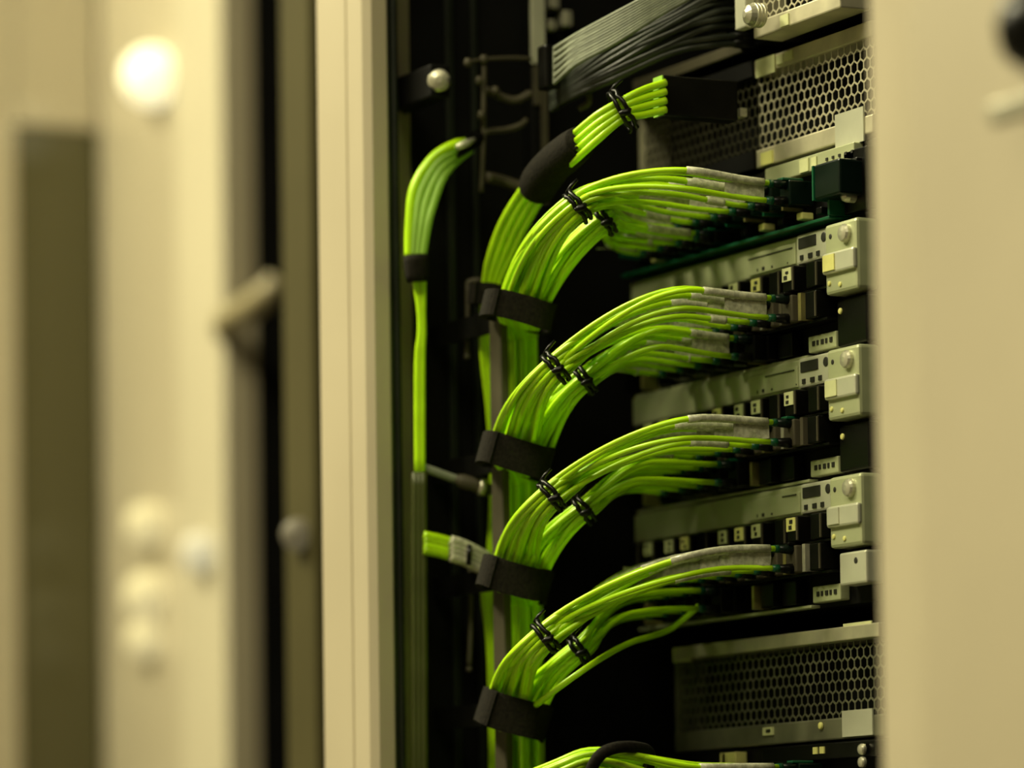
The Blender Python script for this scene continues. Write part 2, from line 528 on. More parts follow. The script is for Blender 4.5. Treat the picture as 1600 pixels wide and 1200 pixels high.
def grille_unit(label, x0, x1, Y, z0, z1, mframe, mmesh, top_h, bot_h, stickers, xshade=None):
    t = thing('server_unit', label, 'server', ((x0 + x1) / 2, Y, z0))
    box('chassis', x0, x1, Y + 0.012, 0.45, z0 + 0.0005, z1 - 0.0005, BLACK, t)
    box('top_frame', x0, x1, Y, Y + 0.012, z1 - top_h, z1, mframe, t, 0.0006)
    box('bottom_frame', x0, x1, Y, Y + 0.012, z0, z0 + bot_h, mframe, t, 0.0006)
    box('end_frame', x0, x0 + 0.003, Y + 0.0004, Y + 0.012, z0 + bot_h, z1 - top_h, mframe, t)
    if xshade is not None:
        honeycomb('honeycomb_grille', x0 + 0.003, xshade, z0 + bot_h, z1 - top_h, Y + 0.0015, 0.0042, 0.00060, 0.0003, SHADED_GRILLE, t)
        box('top_frame', x0, xshade, Y - 0.001, Y + 0.012, z1 - top_h, z1 + 0.0002, BLACK, t)  # black overlay paints the shade on the left frame
        box('bottom_frame', x0, xshade, Y - 0.001, Y + 0.012, z0, z0 + bot_h, BLACK, t)  # black overlay painting the same shade on the bottom frame
    honeycomb('honeycomb_grille', x0 + 0.003 if xshade is None else xshade, x1, z0 + bot_h, z1 - top_h, Y + 0.0015, 0.0042, 0.00060, 0.0003, mmesh, t)
    for (px0, px1, ya, yb, m) in stickers:
        a, b = atY(px0, ya, Y - 0.0004), atY(px1, yb, Y - 0.0004)
        a2 = atY(px0, yb, Y)
        s = box('sticker', a[0], b[0], Y - 0.0006, Y, min(a[2], b[2]), max(a[2], b[2]), m, t)
    return t


# topmost unit: pale grille with a bracket and a thumbscrew
x0 = atY(1163, 20, -0.012)[0]
zb = atY(1345, 0, -0.012)[2]
u = grille_unit('pale honeycomb-fronted server at the top edge with thumbscrew', x0 + 0.006, 0.012, -0.012, zb, zb + 0.042, GRILLE, GRILLE, 0.004, 0.006, [])
zq = atY(1170, 40, -0.016)[2]
bk = box('bracket', x0, x0 + 0.0075, -0.016, -0.012, zq, zb + 0.042, ALUL, u, 0.0006)
p = atY(1183, 24, -0.020)
sh = screw((p[0], -0.018, p[2]), 0.0040, 0.006, STEEL, u, 'thumbscrew')
for k in range(3):
    tube('screw_ridge', np.array([(p[0] + 0.0041 * math.cos(a), -0.0188 - 0.0014 * k, p[2] + 0.0041 * math.sin(a)) for a in np.linspace(0, 2 * math.pi, 17)[:-1]]), 0.00035, STEEL, sh, 5, True)
box('sticker', p[0] + 0.003, p[0] + 0.0085, -0.0126, -0.012, zb + 0.0005, zb + 0.0045, LABEL, u)
# that server's frame running on left, its shade put into a dark colour
ext = thing('frame_extension', 'thin shaded frame edge of the topmost server under the black cable bundle', 'server frame', (XL, 0, zb - 0.008))
pl = atY(1050, 108, 0.0); pr = atY(1165, 70, 0.0)
box('shaded_frame_lip', XL, pr[0], -0.002, 0.0, pr[2] - 0.0028, pr[2] + 0.0012, BAR, ext, 0.0004)
box('frame_plate', XL, 0.0, 0.0, 0.4, pr[2] - 0.0012, pr[2], BLACK, ext)

# first grille unit
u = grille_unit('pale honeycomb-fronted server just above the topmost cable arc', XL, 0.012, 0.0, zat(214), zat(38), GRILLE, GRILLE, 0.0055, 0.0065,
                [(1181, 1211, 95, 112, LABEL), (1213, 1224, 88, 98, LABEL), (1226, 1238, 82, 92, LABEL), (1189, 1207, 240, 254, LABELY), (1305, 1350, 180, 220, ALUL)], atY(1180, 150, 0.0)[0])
# lower grille unit, darker
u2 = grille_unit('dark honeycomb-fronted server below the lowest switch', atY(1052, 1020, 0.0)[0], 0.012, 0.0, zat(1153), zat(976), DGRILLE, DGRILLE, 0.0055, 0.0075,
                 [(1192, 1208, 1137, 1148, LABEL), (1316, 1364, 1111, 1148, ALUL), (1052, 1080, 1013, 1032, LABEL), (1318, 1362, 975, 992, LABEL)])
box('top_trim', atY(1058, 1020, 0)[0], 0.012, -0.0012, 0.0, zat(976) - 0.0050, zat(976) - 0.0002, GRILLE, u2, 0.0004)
q = atY(1200, 1142, -0.0008)
box('sticker_print', q[0] - 0.0014, q[0] + 0.0014, -0.0009, -0.0006, q[2] - 0.0006, q[2] + 0.0006, INK, u2)
q = atY(1281, 1134, -0.0008)
screw((q[0], -0.0002, q[2]), 0.0013, 0.0008, LABELY, u2, 'indicator_lens')

PITCHX = 0.0132
PORT_W = 0.0118
X_FIRST = XE0 - 0.0075           # centre of the port nearest to the ear


def ports_x(n):
    return [X_FIRST - PITCHX * k for k in range(n)]


NP = int((X_FIRST - XL - 0.004) / PITCHX) + 1


def module(x, z0, z1, label, group, has_label, k, prot):
    """black pluggable module with a pale front label"""
    t = thing('transceiver_module', label, 'transceiver', (x, -prot, z0), group)
    wd = 0.0075
    box('body', x - wd / 2, x + wd / 2, -prot, 0.0, z0, z1, BLACKP, t, 0.0004)
    box('edge_strip', x + wd / 2 - 0.0009, x + wd / 2 - 0.0001, -prot - 0.0003, -prot + 0.0004, z0 + 0.0004, z1 - 0.0004, BAR, t)
    if has_label:
        h = (z1 - z0)
        lb = box('front_label', x - wd / 2 + 0.0004, x + wd / 2 - 0.0010, -prot - 0.0005, -prot, z0 + h * 0.42, z1 - 0.0005, LABEL if k % 3 else LABELY, t)
        rr = random.Random(k * 7 + int(z0 * 1e4))
        for q in range(2):
            zc = z0 + h * (0.56 + 0.22 * q)
            xc = x - 0.0004 + rr.uniform(-0.001, 0.0008)
            box('print_mark', xc - rr.uniform(0.0006, 0.0012), xc + rr.uniform(0.0006, 0.001), -prot - 0.0007, -prot - 0.0005, zc - 0.0007, zc + rr.uniform(0.0002, 0.0008), INK, lb)
    return t


def switch(ord_, ytop, sticker):
    zt = zat(ytop)
    H = 0.0432
    zbt = zt - H
    nm = {0: 'topmost', 1: 'middle', 2: 'lowest'}[ord_]
    t = thing('network_switch', nm + ' of the three olive-grey switches with a wide fascia', 'switch', ((XL) / 2, 0, zbt))
    z1, z2, z3 = zt - 0.0105, zt - 0.0210, zt - 0.0318
    box('chassis', XL, XE1, 0.001, 0.42, zbt, zt - 0.0002, BLACK, t)
    fx1 = XE0 - 0.0235
    box('fascia', XL, fx1, -0.004, 0.001, z1, zt, ALU, t, 0.0006)
    # raised cover plate with a joint line
    xa = atY(1172, ytop + 60, -0.004)[0]
    box('cover_plate', xa, fx1 - 0.0012, -0.0046, -0.004, z1 + 0.0008, zt - 0.0022, ALU, t, 0.0003)
    box('joint_line', xa + 0.012 * ord_, fx1 - 0.003, -0.0049, -0.0046, zt - 0.0040 + 0.0003 * ord_, zt - 0.0036 + 0.0003 * ord_, INK, t)
    for k, (dx, sx, sz) in enumerate(((0.006, 0.0006, 0.0011), (0.0095, 0.0016, 0.0012), (0.016, 0.0008, 0.0008), (0.027 + 0.006 * ord_, 0.0005, 0.0005))):
        box('print_mark', xa + dx, xa + dx + sx, -0.0048, -0.0046, z1 + 0.0016, z1 + 0.0016 + sz, INK, t)
    # status block at the right of the fascia: pale frame, dark windows
    sb = box('status_block', fx1 + 0.0006, XE0 - 0.0004, -0.0052, 0.001, z1, zt, ALUL, t, 0.0008)
    w0, w1 = fx1 + 0.0025, XE0 - 0.0022
    box('dark_window', w0, w0 + (w1 - w0) * 0.62, -0.0056, -0.0051, zt - 0.0052, zt - 0.0014, INK, sb, 0.0002)
    screw((w1 - 0.002, -0.0052, zt - 0.0032), 0.0017, 0.0003, INK, sb, 'dark_hole')
    for k in range(3):
        box('print_mark', w0 + 0.001 + 0.0055 * k, w0 + 0.003 + 0.0055 * k + 0.0006 * (k % 2), -0.0056, -0.0051, z1 + 0.0013, z1 + 0.0030, INK, sb)
    # ear with sticker and screw
    ear = box('rack_ear', XE0, XE1, -0.0075, 0.001, zt - 0.0245, zt, ALU, t, 0.0012)
    box('ear_step', XE0 + 0.0004, XE1, -0.0090, -0.0070, zt - 0.0175, zt - 0.0102, ALUL, ear, 0.0008)
    box('ear_sticker', XE0 + 0.0015, XE0 + 0.009, -0.0094, -0.0090, zt - 0.0165, zt - 0.0110, sticker, ear)
    screw((XE0 + 0.0145, -0.0075, zt - 0.0048), 0.0032, 0.0020, STEEL, ear, 'screw')
    screw((XE0 + 0.004, -0.0075, zt - 0.0044), 0.0009, 0.0002, INK, ear, 'hole')
    for k in range(2):
        screw((XE0 + 0.003 + 0.007 * k, -0.0075, zt - 0.0205 - 0.0012 * k), 0.0009, 0.0005, LABELY, ear, 'indicator_lens')
    if ord_ == 2:
        box('ear_tab', XE0 + 0.0035, XE1, -0.0060, 0.001, zt - 0.0375, zt - 0.0262, ALUL, t, 0.0008)
        screw((XE0 + 0.0145, -0.0060, zt - 0.0295), 0.0011, 0.0002, INK, t, 'hole')
    else:
        box('ear_lower', XE0 + 0.0015, XE1, -0.0040, 0.001, zbt + 0.001, zt - 0.0262, BLACKP, t, 0.0008)
        screw((XE0 + 0.0042, -0.0040, zt - 0.030), 0.0011, 0.0006, LABELY, t, 'indicator_lens')
    # port label at the bottom right
    lp = box('port_label', XE0 - 0.0195, XE0 - 0.001, -0.0030, 0.001, zbt + 0.0015, zbt + 0.0072, ALU, t, 0.0004)
    for k in range(5):
        box('print_mark', XE0 - 0.0165 + 0.0029 * k, XE0 - 0.0148 + 0.0029 * k - 0.0005 * (k % 2), -0.0033, -0.0029, zbt + 0.0036, zbt + 0.0053, INK, lp)
    box('lower_lip', XL, XE0 - 0.021, -0.0028, 0.001, zbt, zbt + 0.0010, ALU, t, 0.0002)
    # cage fins between the ports of the cabled rows
    for k, x in enumerate(ports_x(NP)):
        box('cage_fin', x - PITCHX / 2 - 0.0011, x - PITCHX / 2 + 0.0009, -0.0095, 0.0, z3 + 0.0006, z2 - 0.0006, (BRASS, BAR, STEEL)[(k + ord_) % 3], t)
        if k < 2:
            continue
        box('cage_fin', x - PITCHX / 2 - 0.0009, x - PITCHX / 2 + 0.0007, -0.0070, 0.0, zbt + 0.0016, z3 - 0.0014, BRASS if k % 3 == 0 else BLACKP, t)
        if k < 3 or (ord_ > 0 and k < 4):
            box('port_shell', x - 0.0048, x + 0.0048, -0.0040 - 0.001 * (k % 2), 0.0, zbt + 0.0018, z3 - 0.0012, BLACKP, t, 0.0004)
    box('row_divider', XL, XE0, -0.0070, 0.0, z2 - 0.0005, z2 + 0.0003, BLACKP, t)
    box('row_divider', XL, XE0, -0.0070, 0.0, z3 - 0.0005, z3 + 0.0003, BLACKP, t)
    g = 'transceivers in the upper row of the ' + nm + ' switch'
    for k, x in enumerate(ports_x(NP)):
        zz0, zz1 = z2 + 0.0006, z1 - 0.0010
        if k < 1:
            module(x, z3 + 0.0006, z2 - 0.0008, ORD[k] + ' uncabled transceiver from the rack ear, middle row of the ' + nm + ' switch', None, False, k, 0.0090)
        if k == 0:
            module(x, zz0, zz1, 'plain black transceiver beside the rack ear, upper row of the ' + nm + ' switch', None, False, k, 0.0085)
        elif k == 1:
            module(x, zz0, zz1, 'second transceiver from the rack ear, upper row of the ' + nm + ' switch', None, True, k + ord_, 0.0100)
        else:
            module(x, zz0, zz1, ORD[k] + ' transceiver from the rack ear, upper row of the ' + nm + ' switch', g, k % 4 != 2, k + ord_, 0.0072 + 0.0015 * ((k * 5 + ord_) % 3) / 2)
    return dict(zt=zt, r2=(z3, z2), r3=(zbt + 0.001, z3), nm=nm, t=t)


SWA = switch(0, 348, LABELY)
SWB = switch(1, 545, LABEL)
SWC = switch(2, 745, ALUL)

# green-plugged patch unit under the first grille unit
pz1, pz0 = zat(222), zat(343)
pt = thing('patch_panel', 'black patch panel with dark green plugs under the pale grille', 'patch panel', (XL / 2, 0, pz0))
box('chassis', XL, XE1, 0.001, 0.35, pz0, pz1, BLACK, pt)
box('top_strip', atY(1195, 262, -0.003)[0], XE1 - 0.008, -0.003, 0.001, pz1 - 0.0062, pz1 - 0.0004, ALU, pt, 0.0004)
q = atY(1257, 252, -0.0034)
box('strip_label', q[0] - 0.0035, q[0] + 0.0025, -0.0035, -0.003, pz1 - 0.0058, pz1 - 0.0012, LABEL, pt)
box('strip_label', q[0] + 0.0045, q[0] + 0.008, -0.0035, -0.003, pz1 - 0.0054, pz1 - 0.0016, LABEL, pt)
for k in range(5):
    box('print_mark', q[0] + 0.014 + 0.0042 * k, q[0] + 0.0152 + 0.0042 * k, -0.0034, -0.003, pz1 - 0.0042, pz1 - 0.0032, INK, pt)
for k in range(3):
    box('latch_lens', q[0] + 0.018 + 0.008 * k, q[0] + 0.0212 + 0.008 * k, -0.005, 0.0, pz1 - 0.0090, pz1 - 0.0066, LABELY if k == 0 else BLACKP, pt, 0.0004)
box('teal_trim', XL, XE0 + 0.004, -0.008, 0.001, pz0 + 0.0006, pz0 + 0.0018, TEAL, pt, 0.0003)
box('teal_trim', XE0 + 0.0030, XE0 + 0.0044, -0.008, 0.001, pz0 + 0.0018, pz1 - 0.0085, TEAL, pt, 0.0003)
ez = (pz0 + pz1) / 2
box('ear_plate', XE0 + 0.006, XE1, -0.003, 0.001, pz0 + 0.002, pz1 - 0.003, BLACKP, pt, 0.0004)
for k in range(2):
    screw((XE0 + 0.0125, -0.003, zat(287 + 21 * k, 1345)), 0.0023, 0.0042, STEEL, pt, 'thumbscrew')
pr2 = (pz1 - 0.0185, pz1 - 0.0085)
pr3 = (pz0 + 0.0025, pz1 - 0.0185)
cx0, cx1 = atY(1272, 300, -0.012)[0], atY(1312, 300, -0.012)[0]
box('dark_cover', cx0, cx1, -0.0120, 0.0, pr2[0] - 0.001, pr2[1] + 0.0012, PLUGG, pt, 0.0008)
box('teal_edge', cx0 - 0.0009, cx0, -0.0123, 0.0, pr2[0] - 0.001, pr2[1] + 0.0010, TEAL, pt)
for k, x in enumerate(ports_x(NP)):
    if k > 0:
        box('cage_fin', x - PITCHX / 2 - 0.0006, x - PITCHX / 2 + 0.0006, -0.0080, 0.0, pr2[0], pr2[1], BRASS if k % 2 else TEAL, pt)
    box('latch_lens', x - 0.0022, x + 0.0015, -0.0050, 0.0, pr3[0] + 0.0016, pr3[0] + 0.0042, LABELY if k % 2 else BLACKP, pt, 0.0005)

# bottom unit, only its top shows
bz1 = zat(1156)
bt = thing('patch_panel', 'dark patch panel cut off by the bottom edge', 'patch panel', (XL / 2, 0, bz1 - 0.03))
box('chassis', XL, XE1, 0.001, 0.35, bz1 - 0.030, bz1, BLACK, bt)
box('top_strip', atY(1190, 1165, -0.003)[0], XE1, -0.003, 0.001, bz1 - 0.0062, bz1 - 0.0006, BLACKP, bt, 0.0004)
q = atY(1270, 1166, -0.0034)
for k in range(2):
    box('print_mark', q[0] + 0.0045 * k, q[0] + 0.003 + 0.0045 * k, -0.0035, -0.003, bz1 - 0.0040, bz1 - 0.0016, LABELY, bt)
for k in range(2):
    screw((XE0 + 0.014, -0.004, zat(1172 + 20 * k, 1350)), 0.0019, 0.0015, STEEL, bt, 'screw')
for (xa, xb) in ((1131, 1152), (1128, 1137)):
    a, b = atY(xa, 1160, -0.004), atY(xb, 1160, -0.004)
    box('latch_lens', a[0], b[0], -0.005, 0.0, bz1 - 0.0060, bz1 - 0.0012, LABELY, bt, 0.0004)
br2 = (bz1 - 0.0165, bz1 - 0.0065)

# ------------------------------------------------------------------ the cords
STR = 0.00100       # strand radius
OUT = np.array([0.0, -1.0, 0.0])
REXT = (RT - np.array([0, 0, RT[2]]))
REXT = REXT / np.linalg.norm(REXT)
DEXT = np.array([-REXT[1], REXT[0], 0.0])      # level, away from the camera


def im(dx, dy):
    """direction in the picture plane (dy down) as a world vector"""
    v = RT * dx - UP * dy
    return v / np.linalg.norm(v)


def pack(n, rx, rz, rnd):
    L = []
    for i in range(n):
        r = math.sqrt((i + 0.5) / n)
        a = i * 2.399963
        L.append((r * math.cos(a) * rx, r * math.sin(a) * rz))
    L.sort(key=lambda q: q[0])
    return L


def connector(t, x, z0, z1, k, body):
    """duplex plug: dark body, two boots; strands leave at both boots"""
    zc = (z0 + z1) / 2
    pl = box('plug', x - 0.0040, x + 0.0030, -0.0105, -0.0008, z0 + 0.0007, z1 - 0.0007, body, t, 0.0005)
    box('latch', x - 0.0024, x + 0.0016, -0.0125, -0.0040, z1 - 0.0007, z1 + 0.0003, TEAL if k % 2 else BLACKP, pl, 0.0003)
    zs = (z1 - 0.0020, z0 + 0.0020)
    for z in zs:
        V, f = tubemesh(np.array([(x, -0.0100, z), (x, -0.0130, z), (x, -0.0165, z)]), [0.0019, 0.0017, 0.0012], 8)
        c = np.array([x, -0.0100, z])
        link('boot', pymesh('boot', np.array(V) - c, f, True), BLACKP if z == zs[1] else PLUGG, t, c)
        V, f = tubemesh(np.array([(x, -0.0158, z), (x, -0.0185, z)]), [0.0015, 0.0012], 8)
        c = np.array([x, -0.0158, z])
        link('boot_tip', pymesh('boot_tip', np.array(V) - c, f, True), TEAL, t, c)
    return [np.array([x + e, -0.0178, z]) for z, ee in zip(zs, ((0.0008, -0.0008), (0.0,))) for e in ee]


def cord_set(kb, rows, strap_px, ties, label_names, coldepth, end_y=1300, rise=0.1, lift=0.001):
    """one bundle: rows = list of (ports, zrange, sleeve length px, body)"""
    rnd = random.Random(100 + kb)
    sx, sy, sd = strap_px
    B0 = pd(sx, sy, sd)
    for gi, (xs, zr, sleeved, body) in enumerate(rows):
        n = len(xs) * 3
        tx, ty, td, dirx, diry, half = ties[gi]
        T0 = pd(tx, ty, td)
        tdir = im(dirx, diry)
        tn = np.cross(tdir, FW); tn /= np.linalg.norm(tn)
        if np.dot(tn, UP) < 0: tn = -tn          # outer side of the arc
        offs = pack(n, half, half * 0.8, rnd)     # sorted inner (-) to outer (+)
        # order of strands across the bundle: strands of near ports and upper boots run outermost
        order = []
        for k, x in enumerate(xs):
            for s in range(3):
                order.append((-(k * 0.35) + (1.2 if s < 2 else -1.2) + rnd.uniform(-1.5, 1.5), k, s))
        order.sort()
        rank = {(k, s): i for i, (_, k, s) in enumerate(order)}
        lab, grp = label_names[gi]
        for k, x in enumerate(xs):
            t = thing('fibre_patch_cord', lab % ORD[k], 'cable', (x, -0.0008, zr[0]), grp)
            S = connector(t, x, zr[0], zr[1], k + kb, body)
            near = 1.0 - k / max(1, len(xs) - 1)
            for s in range(3):
                i = rank[(k, s)]
                a, b = offs[i]
                fr = (i + 0.5) / n                 # 0 inner .. 1 outer
                T = T0 + tn * a + FW * b
                L1 = 0.008 + 0.020 * near + rnd.uniform(-0.003, 0.003)
                P1 = S[s] + OUT * L1 + zz * (lift * (0.5 + near) + rnd.uniform(-0.0006, 0.0008))
                # position inside the strap: outer strands at the left
                if gi == 0:
                    u = -0.0094 + (1 - fr) * 0.0130
                else:
                    u = -0.0005 + (1 - fr) * 0.0095
                u += rnd.uniform(-0.0016, 0.0016)
                bb = rnd.uniform(-0.0064, 0.0064) + (0.001 if gi else 0)
                Bp = B0 + REXT * u + DEXT * bb - zz * 0.001 + zz * (-u * 0.25)
                # vertical column below the strap
                uc = -0.0052 + (u + 0.0092) / 0.0185 * 0.0106
                Cc = pd(818, sy + 48, coldepth)
                Cp = Cc + REXT * uc + DEXT * (bb * 0.75)
                Ce = np.array([Cp[0], Cp[1], 0.06])
                d1 = np.linalg.norm(T - P1)
                d2 = np.linalg.norm(Bp - T)
                sdir = im(-0.16 + 0.25 * (1 - fr) * -1, 1.0)
                segs = [bez(S[s], OUT * L1, P1, OUT * L1 + zz * L1 * rise, 5)[:-1],
                        bez(P1, OUT * d1 * (0.72 + 0.30 * near) + zz * d1 * rise, T, tdir * d1 * (0.6 + 0.2 * near), 15)[:-1],
                        bez(T, tdir * d2 * 0.9, Bp, sdir * d2 * 0.9 , 12)[:-1],
                        bez(Bp, sdir * 0.010, Cp, -zz * 0.012, 8)[:-1]]
                z0_, z1_ = Cp[2], Ce[2]
                nn = max(2, int((z0_ - z1_) / 0.1))
                if z1_ < z0_:
                    segs.append(np.linspace(Cp, Ce, nn))
                else:
                    segs.append(Cp[None, :])
                P = np.vstack(segs)
                tube('strand', P, STR, LIME, t, 8)
                if sleeved:
                    ln = sleeved * rnd.uniform(0.75, 1.2)
                    dl = np.concatenate([[0], np.cumsum(np.linalg.norm(np.diff(P[:26], axis=0), axis=1))])
                    sel = np.linspace(0.002 if s < 2 else 0.010, ln if s < 2 else ln * 0.7, 7)
                    Q = np.stack([np.interp(sel, dl, P[:26, c]) for c in range(3)], 1)
                    if s == 0 or (s == 1 and k % 2) or (s == 2 and k % 3 == 1):
                        tube('label_sleeve', Q, STR * 1.45, SLEEVE, t, 8)
            if sleeved:
                # folded label flag hanging between the two strands of a plug
                zt_, zb_ = S[0][2] - 0.0008, S[2][2] + 0.0010
                y0, y1 = -0.0190, -0.0190 - 0.013 - 0.004 * rnd.random()
                ny = 6
                V = []
                for iy in range(ny):
                    yy = y0 + (y1 - y0) * iy / (ny - 1)
                    for iz in range(3):
                        V.append((rnd.uniform(-0.0004, 0.0004), yy - y0, (zb_ + (zt_ - zb_) * iz / 2) - zb_ + rnd.uniform(-0.0003, 0.0003)))
                nV = len(V)
                V += [(v[0] - 0.0005, v[1], v[2]) for v in V]
                f = []
                for iy in range(ny - 1):
                    for iz in range(2):
                        a_ = iy * 3 + iz
                        f.append((a_, a_ + 1, a_ + 4, a_ + 3))
                        f.append((nV + a_, nV + a_ + 3, nV + a_ + 4, nV + a_ + 1))
                link('label_flag', pymesh('label_flag', V, f, False), SLEEVE, t, (x + 0.0003, y0, zb_))


allx = ports_x(NP)
up_lab = '%%s lime green fibre cord from the right, upper plugs feeding the %s strap'
lo_lab = '%%s lime green fibre cord from the right, lower plugs feeding the %s strap'


def names(s):
    return [(up_lab % s, 'upper cords of the bundle in the %s strap' % s), (lo_lab % s, 'lower cords of the bundle in the %s strap' % s)]


SD = 1.568
cord_set(1, [(allx[1:9], pr2, 0.028, PLUGG), (allx[5:9], pr3, 0.016, BLACKP)], (815, 488, SD),
         [(903, 322, 1.53, -0.80, 0.60, 0.0048), (945, 345, 1.545, -0.82, 0.57, 0.0040)], names('topmost'), 1.606)
cord_set(2, [(allx[1:8], SWA['r2'], 0.026, BAR), (allx[3:8], SWA['r3'], 0.018, BLACKP)], (811, 712, SD),
         [(868, 574, 1.53, -0.75, 0.66, 0.0046), (914, 594, 1.545, -0.80, 0.60, 0.0038)], names('second'), 1.599, rise=0.06)
cord_set(3, [(allx[1:8], SWB['r2'], 0.030, BAR), (allx[4:8], SWB['r3'], 0.0, BLACKP)], (808, 903, SD),
         [(862, 774, 1.53, -0.76, 0.65, 0.0046), (912, 797, 1.545, -0.80, 0.60, 0.0038)], names('third'), 1.592, rise=-0.05, lift=0.0)
cord_set(4, [(allx[1:8], SWC['r2'], 0.040, BAR), (allx[5:9], SWC['r3'], 0.0, BLACKP)], (806, 1112, SD),
         [(852, 994, 1.53, -0.76, 0.65, 0.0046), (905, 1016, 1.545, -0.80, 0.60, 0.0038)], names('lowest'), 1.585, rise=-0.20, lift=-0.0015)
cord_set(5, [(allx[1:9], br2, 0.030, PLUGG)], (818, 1305, SD),
         [(905, 1196, 1.50, -0.90, 0.42, 0.0046)], [('%s lime green fibre cord from the right in the bundle along the bottom edge', 'cords along the bottom edge')], 1.585, 1400, rise=-0.02, lift=0.0)

# the single cord hanging below the lowest arc
t = thing('fibre_patch_cord', 'single lime green cord sagging below the lowest full arc', 'cable', pd(1010, 998, 1.56))
tube('strand', down(catmull(np.array([(allx[5], -0.0178, SWC['r3'][0] + 0.003)] + [pd(*q) for q in [(1045, 984, 1.572), (985, 1004, 1.555), (940, 1028, 1.54), (890, 1062, 1.535), (850, 1092, 1.548), (828, 1110, 1.566), (816, 1130, 1.572), (816, 1190, 1.574), (818, 1300, 1.578)]]), 8)), STR * 1.15, LIME, t, 8)

# ------------------------------------------------------------------ ties and straps
def tie(label, px, py, d, dx, dy, half, seed):
    rnd = random.Random(seed)
    c = pd(px, py, d)
    dirv = im(dx, dy)
    n = np.cross(dirv, FW); n /= np.linalg.norm(n)
    t = thing('cable_tie', label, 'cable tie', c)
    for j in range(2):
        cc = c + dirv * (0.0011 * (j - 0.5) * 2)
        P = []
        for a in np.linspace(0, 2 * math.pi, 29)[:-1]:
            r = half * (1 + 0.06 * math.sin(3 * a + j)) + 0.0012
            P.append(cc + n * math.cos(a) * r + FW * math.sin(a) * r * 0.86 + dirv * rnd.uniform(-0.0004, 0.0004))
        tube('loop', P, 0.00085, BLACKP, t, 6, True)
    k = c - FW * (half * 0.86 + 0.0016) + n * half * 0.25
    tube('knot', np.array([k - dirv * 0.0022, k - dirv * 0.0008 + n * 0.0008, k + dirv * 0.001, k + dirv * 0.0022 - n * 0.0006]), [0.0006, 0.0014, 0.0013, 0.0005], BLACKP, t, 7)
    e = c + n * (half + 0.0012) * (1 if np.dot(n, UP) > 0 else -1)
    tube('tail', np.array([e, e - dirv * 0.002 + UP * 0.0012, e - dirv * 0.0048 + UP * 0.0016]), [0.0007, 0.0007, 0.0005], BLACKP, t, 6)


for i, (nm, a, b) in enumerate((('topmost', (903, 322), (945, 345)), ('second', (868, 574), (914, 594)), ('third', (862, 774), (912, 797)), ('lowest', (852, 994), (905, 1016)))):
    tie('black wire tie round the upper cords above the %s strap' % nm, a[0], a[1], 1.53, -0.77, 0.64, 0.0048, i)
    tie('black wire tie round the lower cords above the %s strap' % nm, b[0], b[1], 1.545, -0.80, 0.60, 0.0040, i + 9)


def strap(label, px, py, d, w2, dep, h, tilt, seed):
    """hook-and-loop band: a closed oval ribbon with thickness and an overlapping end"""
    c = pd(px, py, d)
    t = thing('hook_and_loop_strap', label, 'strap', c)
    ux = RT * math.cos(tilt) - UP * math.sin(tilt)
    uy = FW
    uz = np.cross(uy, ux); uz = uz if np.dot(uz, UP) > 0 else -uz
    rnd = random.Random(seed)

    def ribbon(name, a0, a1, grow, h, n, th=0.0011):
        V, f = [], []
        closed = abs(a1 - a0) > 6.2
        A = np.linspace(a0, a1, n + 1)[:n] if closed else np.linspace(a0, a1, n)
        for a in A:
            ca, sa = math.cos(a), math.sin(a)
            e = 0.60
            cx_ = math.copysign(abs(ca) ** e, ca) * (w2 + grow)
            sy_ = math.copysign(abs(sa) ** e, sa) * (dep + grow)
            k = 1 + th / w2
            wob = 0.0004 * math.sin(3 * a + seed)
            for (s, zz_) in ((1, -h / 2), (k, -h / 2), (k, h / 2), (1, h / 2)):
                V.append(ux * cx_ * s + uy * sy_ * s + uz * (zz_ + wob))
        m = len(A)
        for i in range(m if closed else m - 1):
            i2 = (i + 1) % m
            for j in range(4):
                j2 = (j + 1) % 4
                f.append((i * 4 + j, i * 4 + j2, i2 * 4 + j2, i2 * 4 + j))
        if not closed:
            f += [(0, 1, 2, 3), ((m - 1) * 4 + 3, (m - 1) * 4 + 2, (m - 1) * 4 + 1, (m - 1) * 4)]
        me = pymesh(name, V, f)
        bm = bmesh.new(); bm.from_mesh(me); bmesh.ops.recalc_face_normals(bm, faces=bm.faces); bm.to_mesh(me); bm.free()
        return link(name, me, VELCRO, t, c)
    ribbon('band', 0, 2 * math.pi, 0, h, 48)
    ribbon('overlap_end', math.pi * 0.75, math.pi * 1.35, 0.0012, h * 0.96, 14)
    return t


strap('topmost black hook-and-loop strap round the green bundle', 812, 487, 1.571, 0.0114, 0.0135, 0.0098, math.radians(13), 1)
strap('second black hook-and-loop strap from the top round the green bundle', 808, 714, 1.572, 0.0116, 0.0140, 0.0116, math.radians(15), 2)
strap('third black hook-and-loop strap from the top round the green bundle', 807, 906, 1.573, 0.0114, 0.0150, 0.0116, math.radians(15), 3)
strap('lowest black hook-and-loop strap round the green bundle', 805, 1117, 1.574, 0.0114, 0.0165, 0.0130, math.radians(17), 4)

# fat fuzzy tie over the bottom cords
t = thing('hook_and_loop_strap', 'fuzzy black tie looped over the cords at the bottom edge', 'strap', pd(950, 1185, 1.50))
tube('band', catmull(pts([(920, 1225, 1.498), (925, 1200, 1.492), (940, 1178, 1.490), (965, 1168, 1.493), (995, 1168, 1.502), (1015, 1178, 1.515), (1010, 1215, 1.52)]), 8), 0.0021, VELCRO, t, 10)

# second strap pair holding the breakout cords at the left
strap('small black strap left of the topmost strap', 762, 462, 1.603, 0.0046, 0.005, 0.0078, math.radians(6), 6)

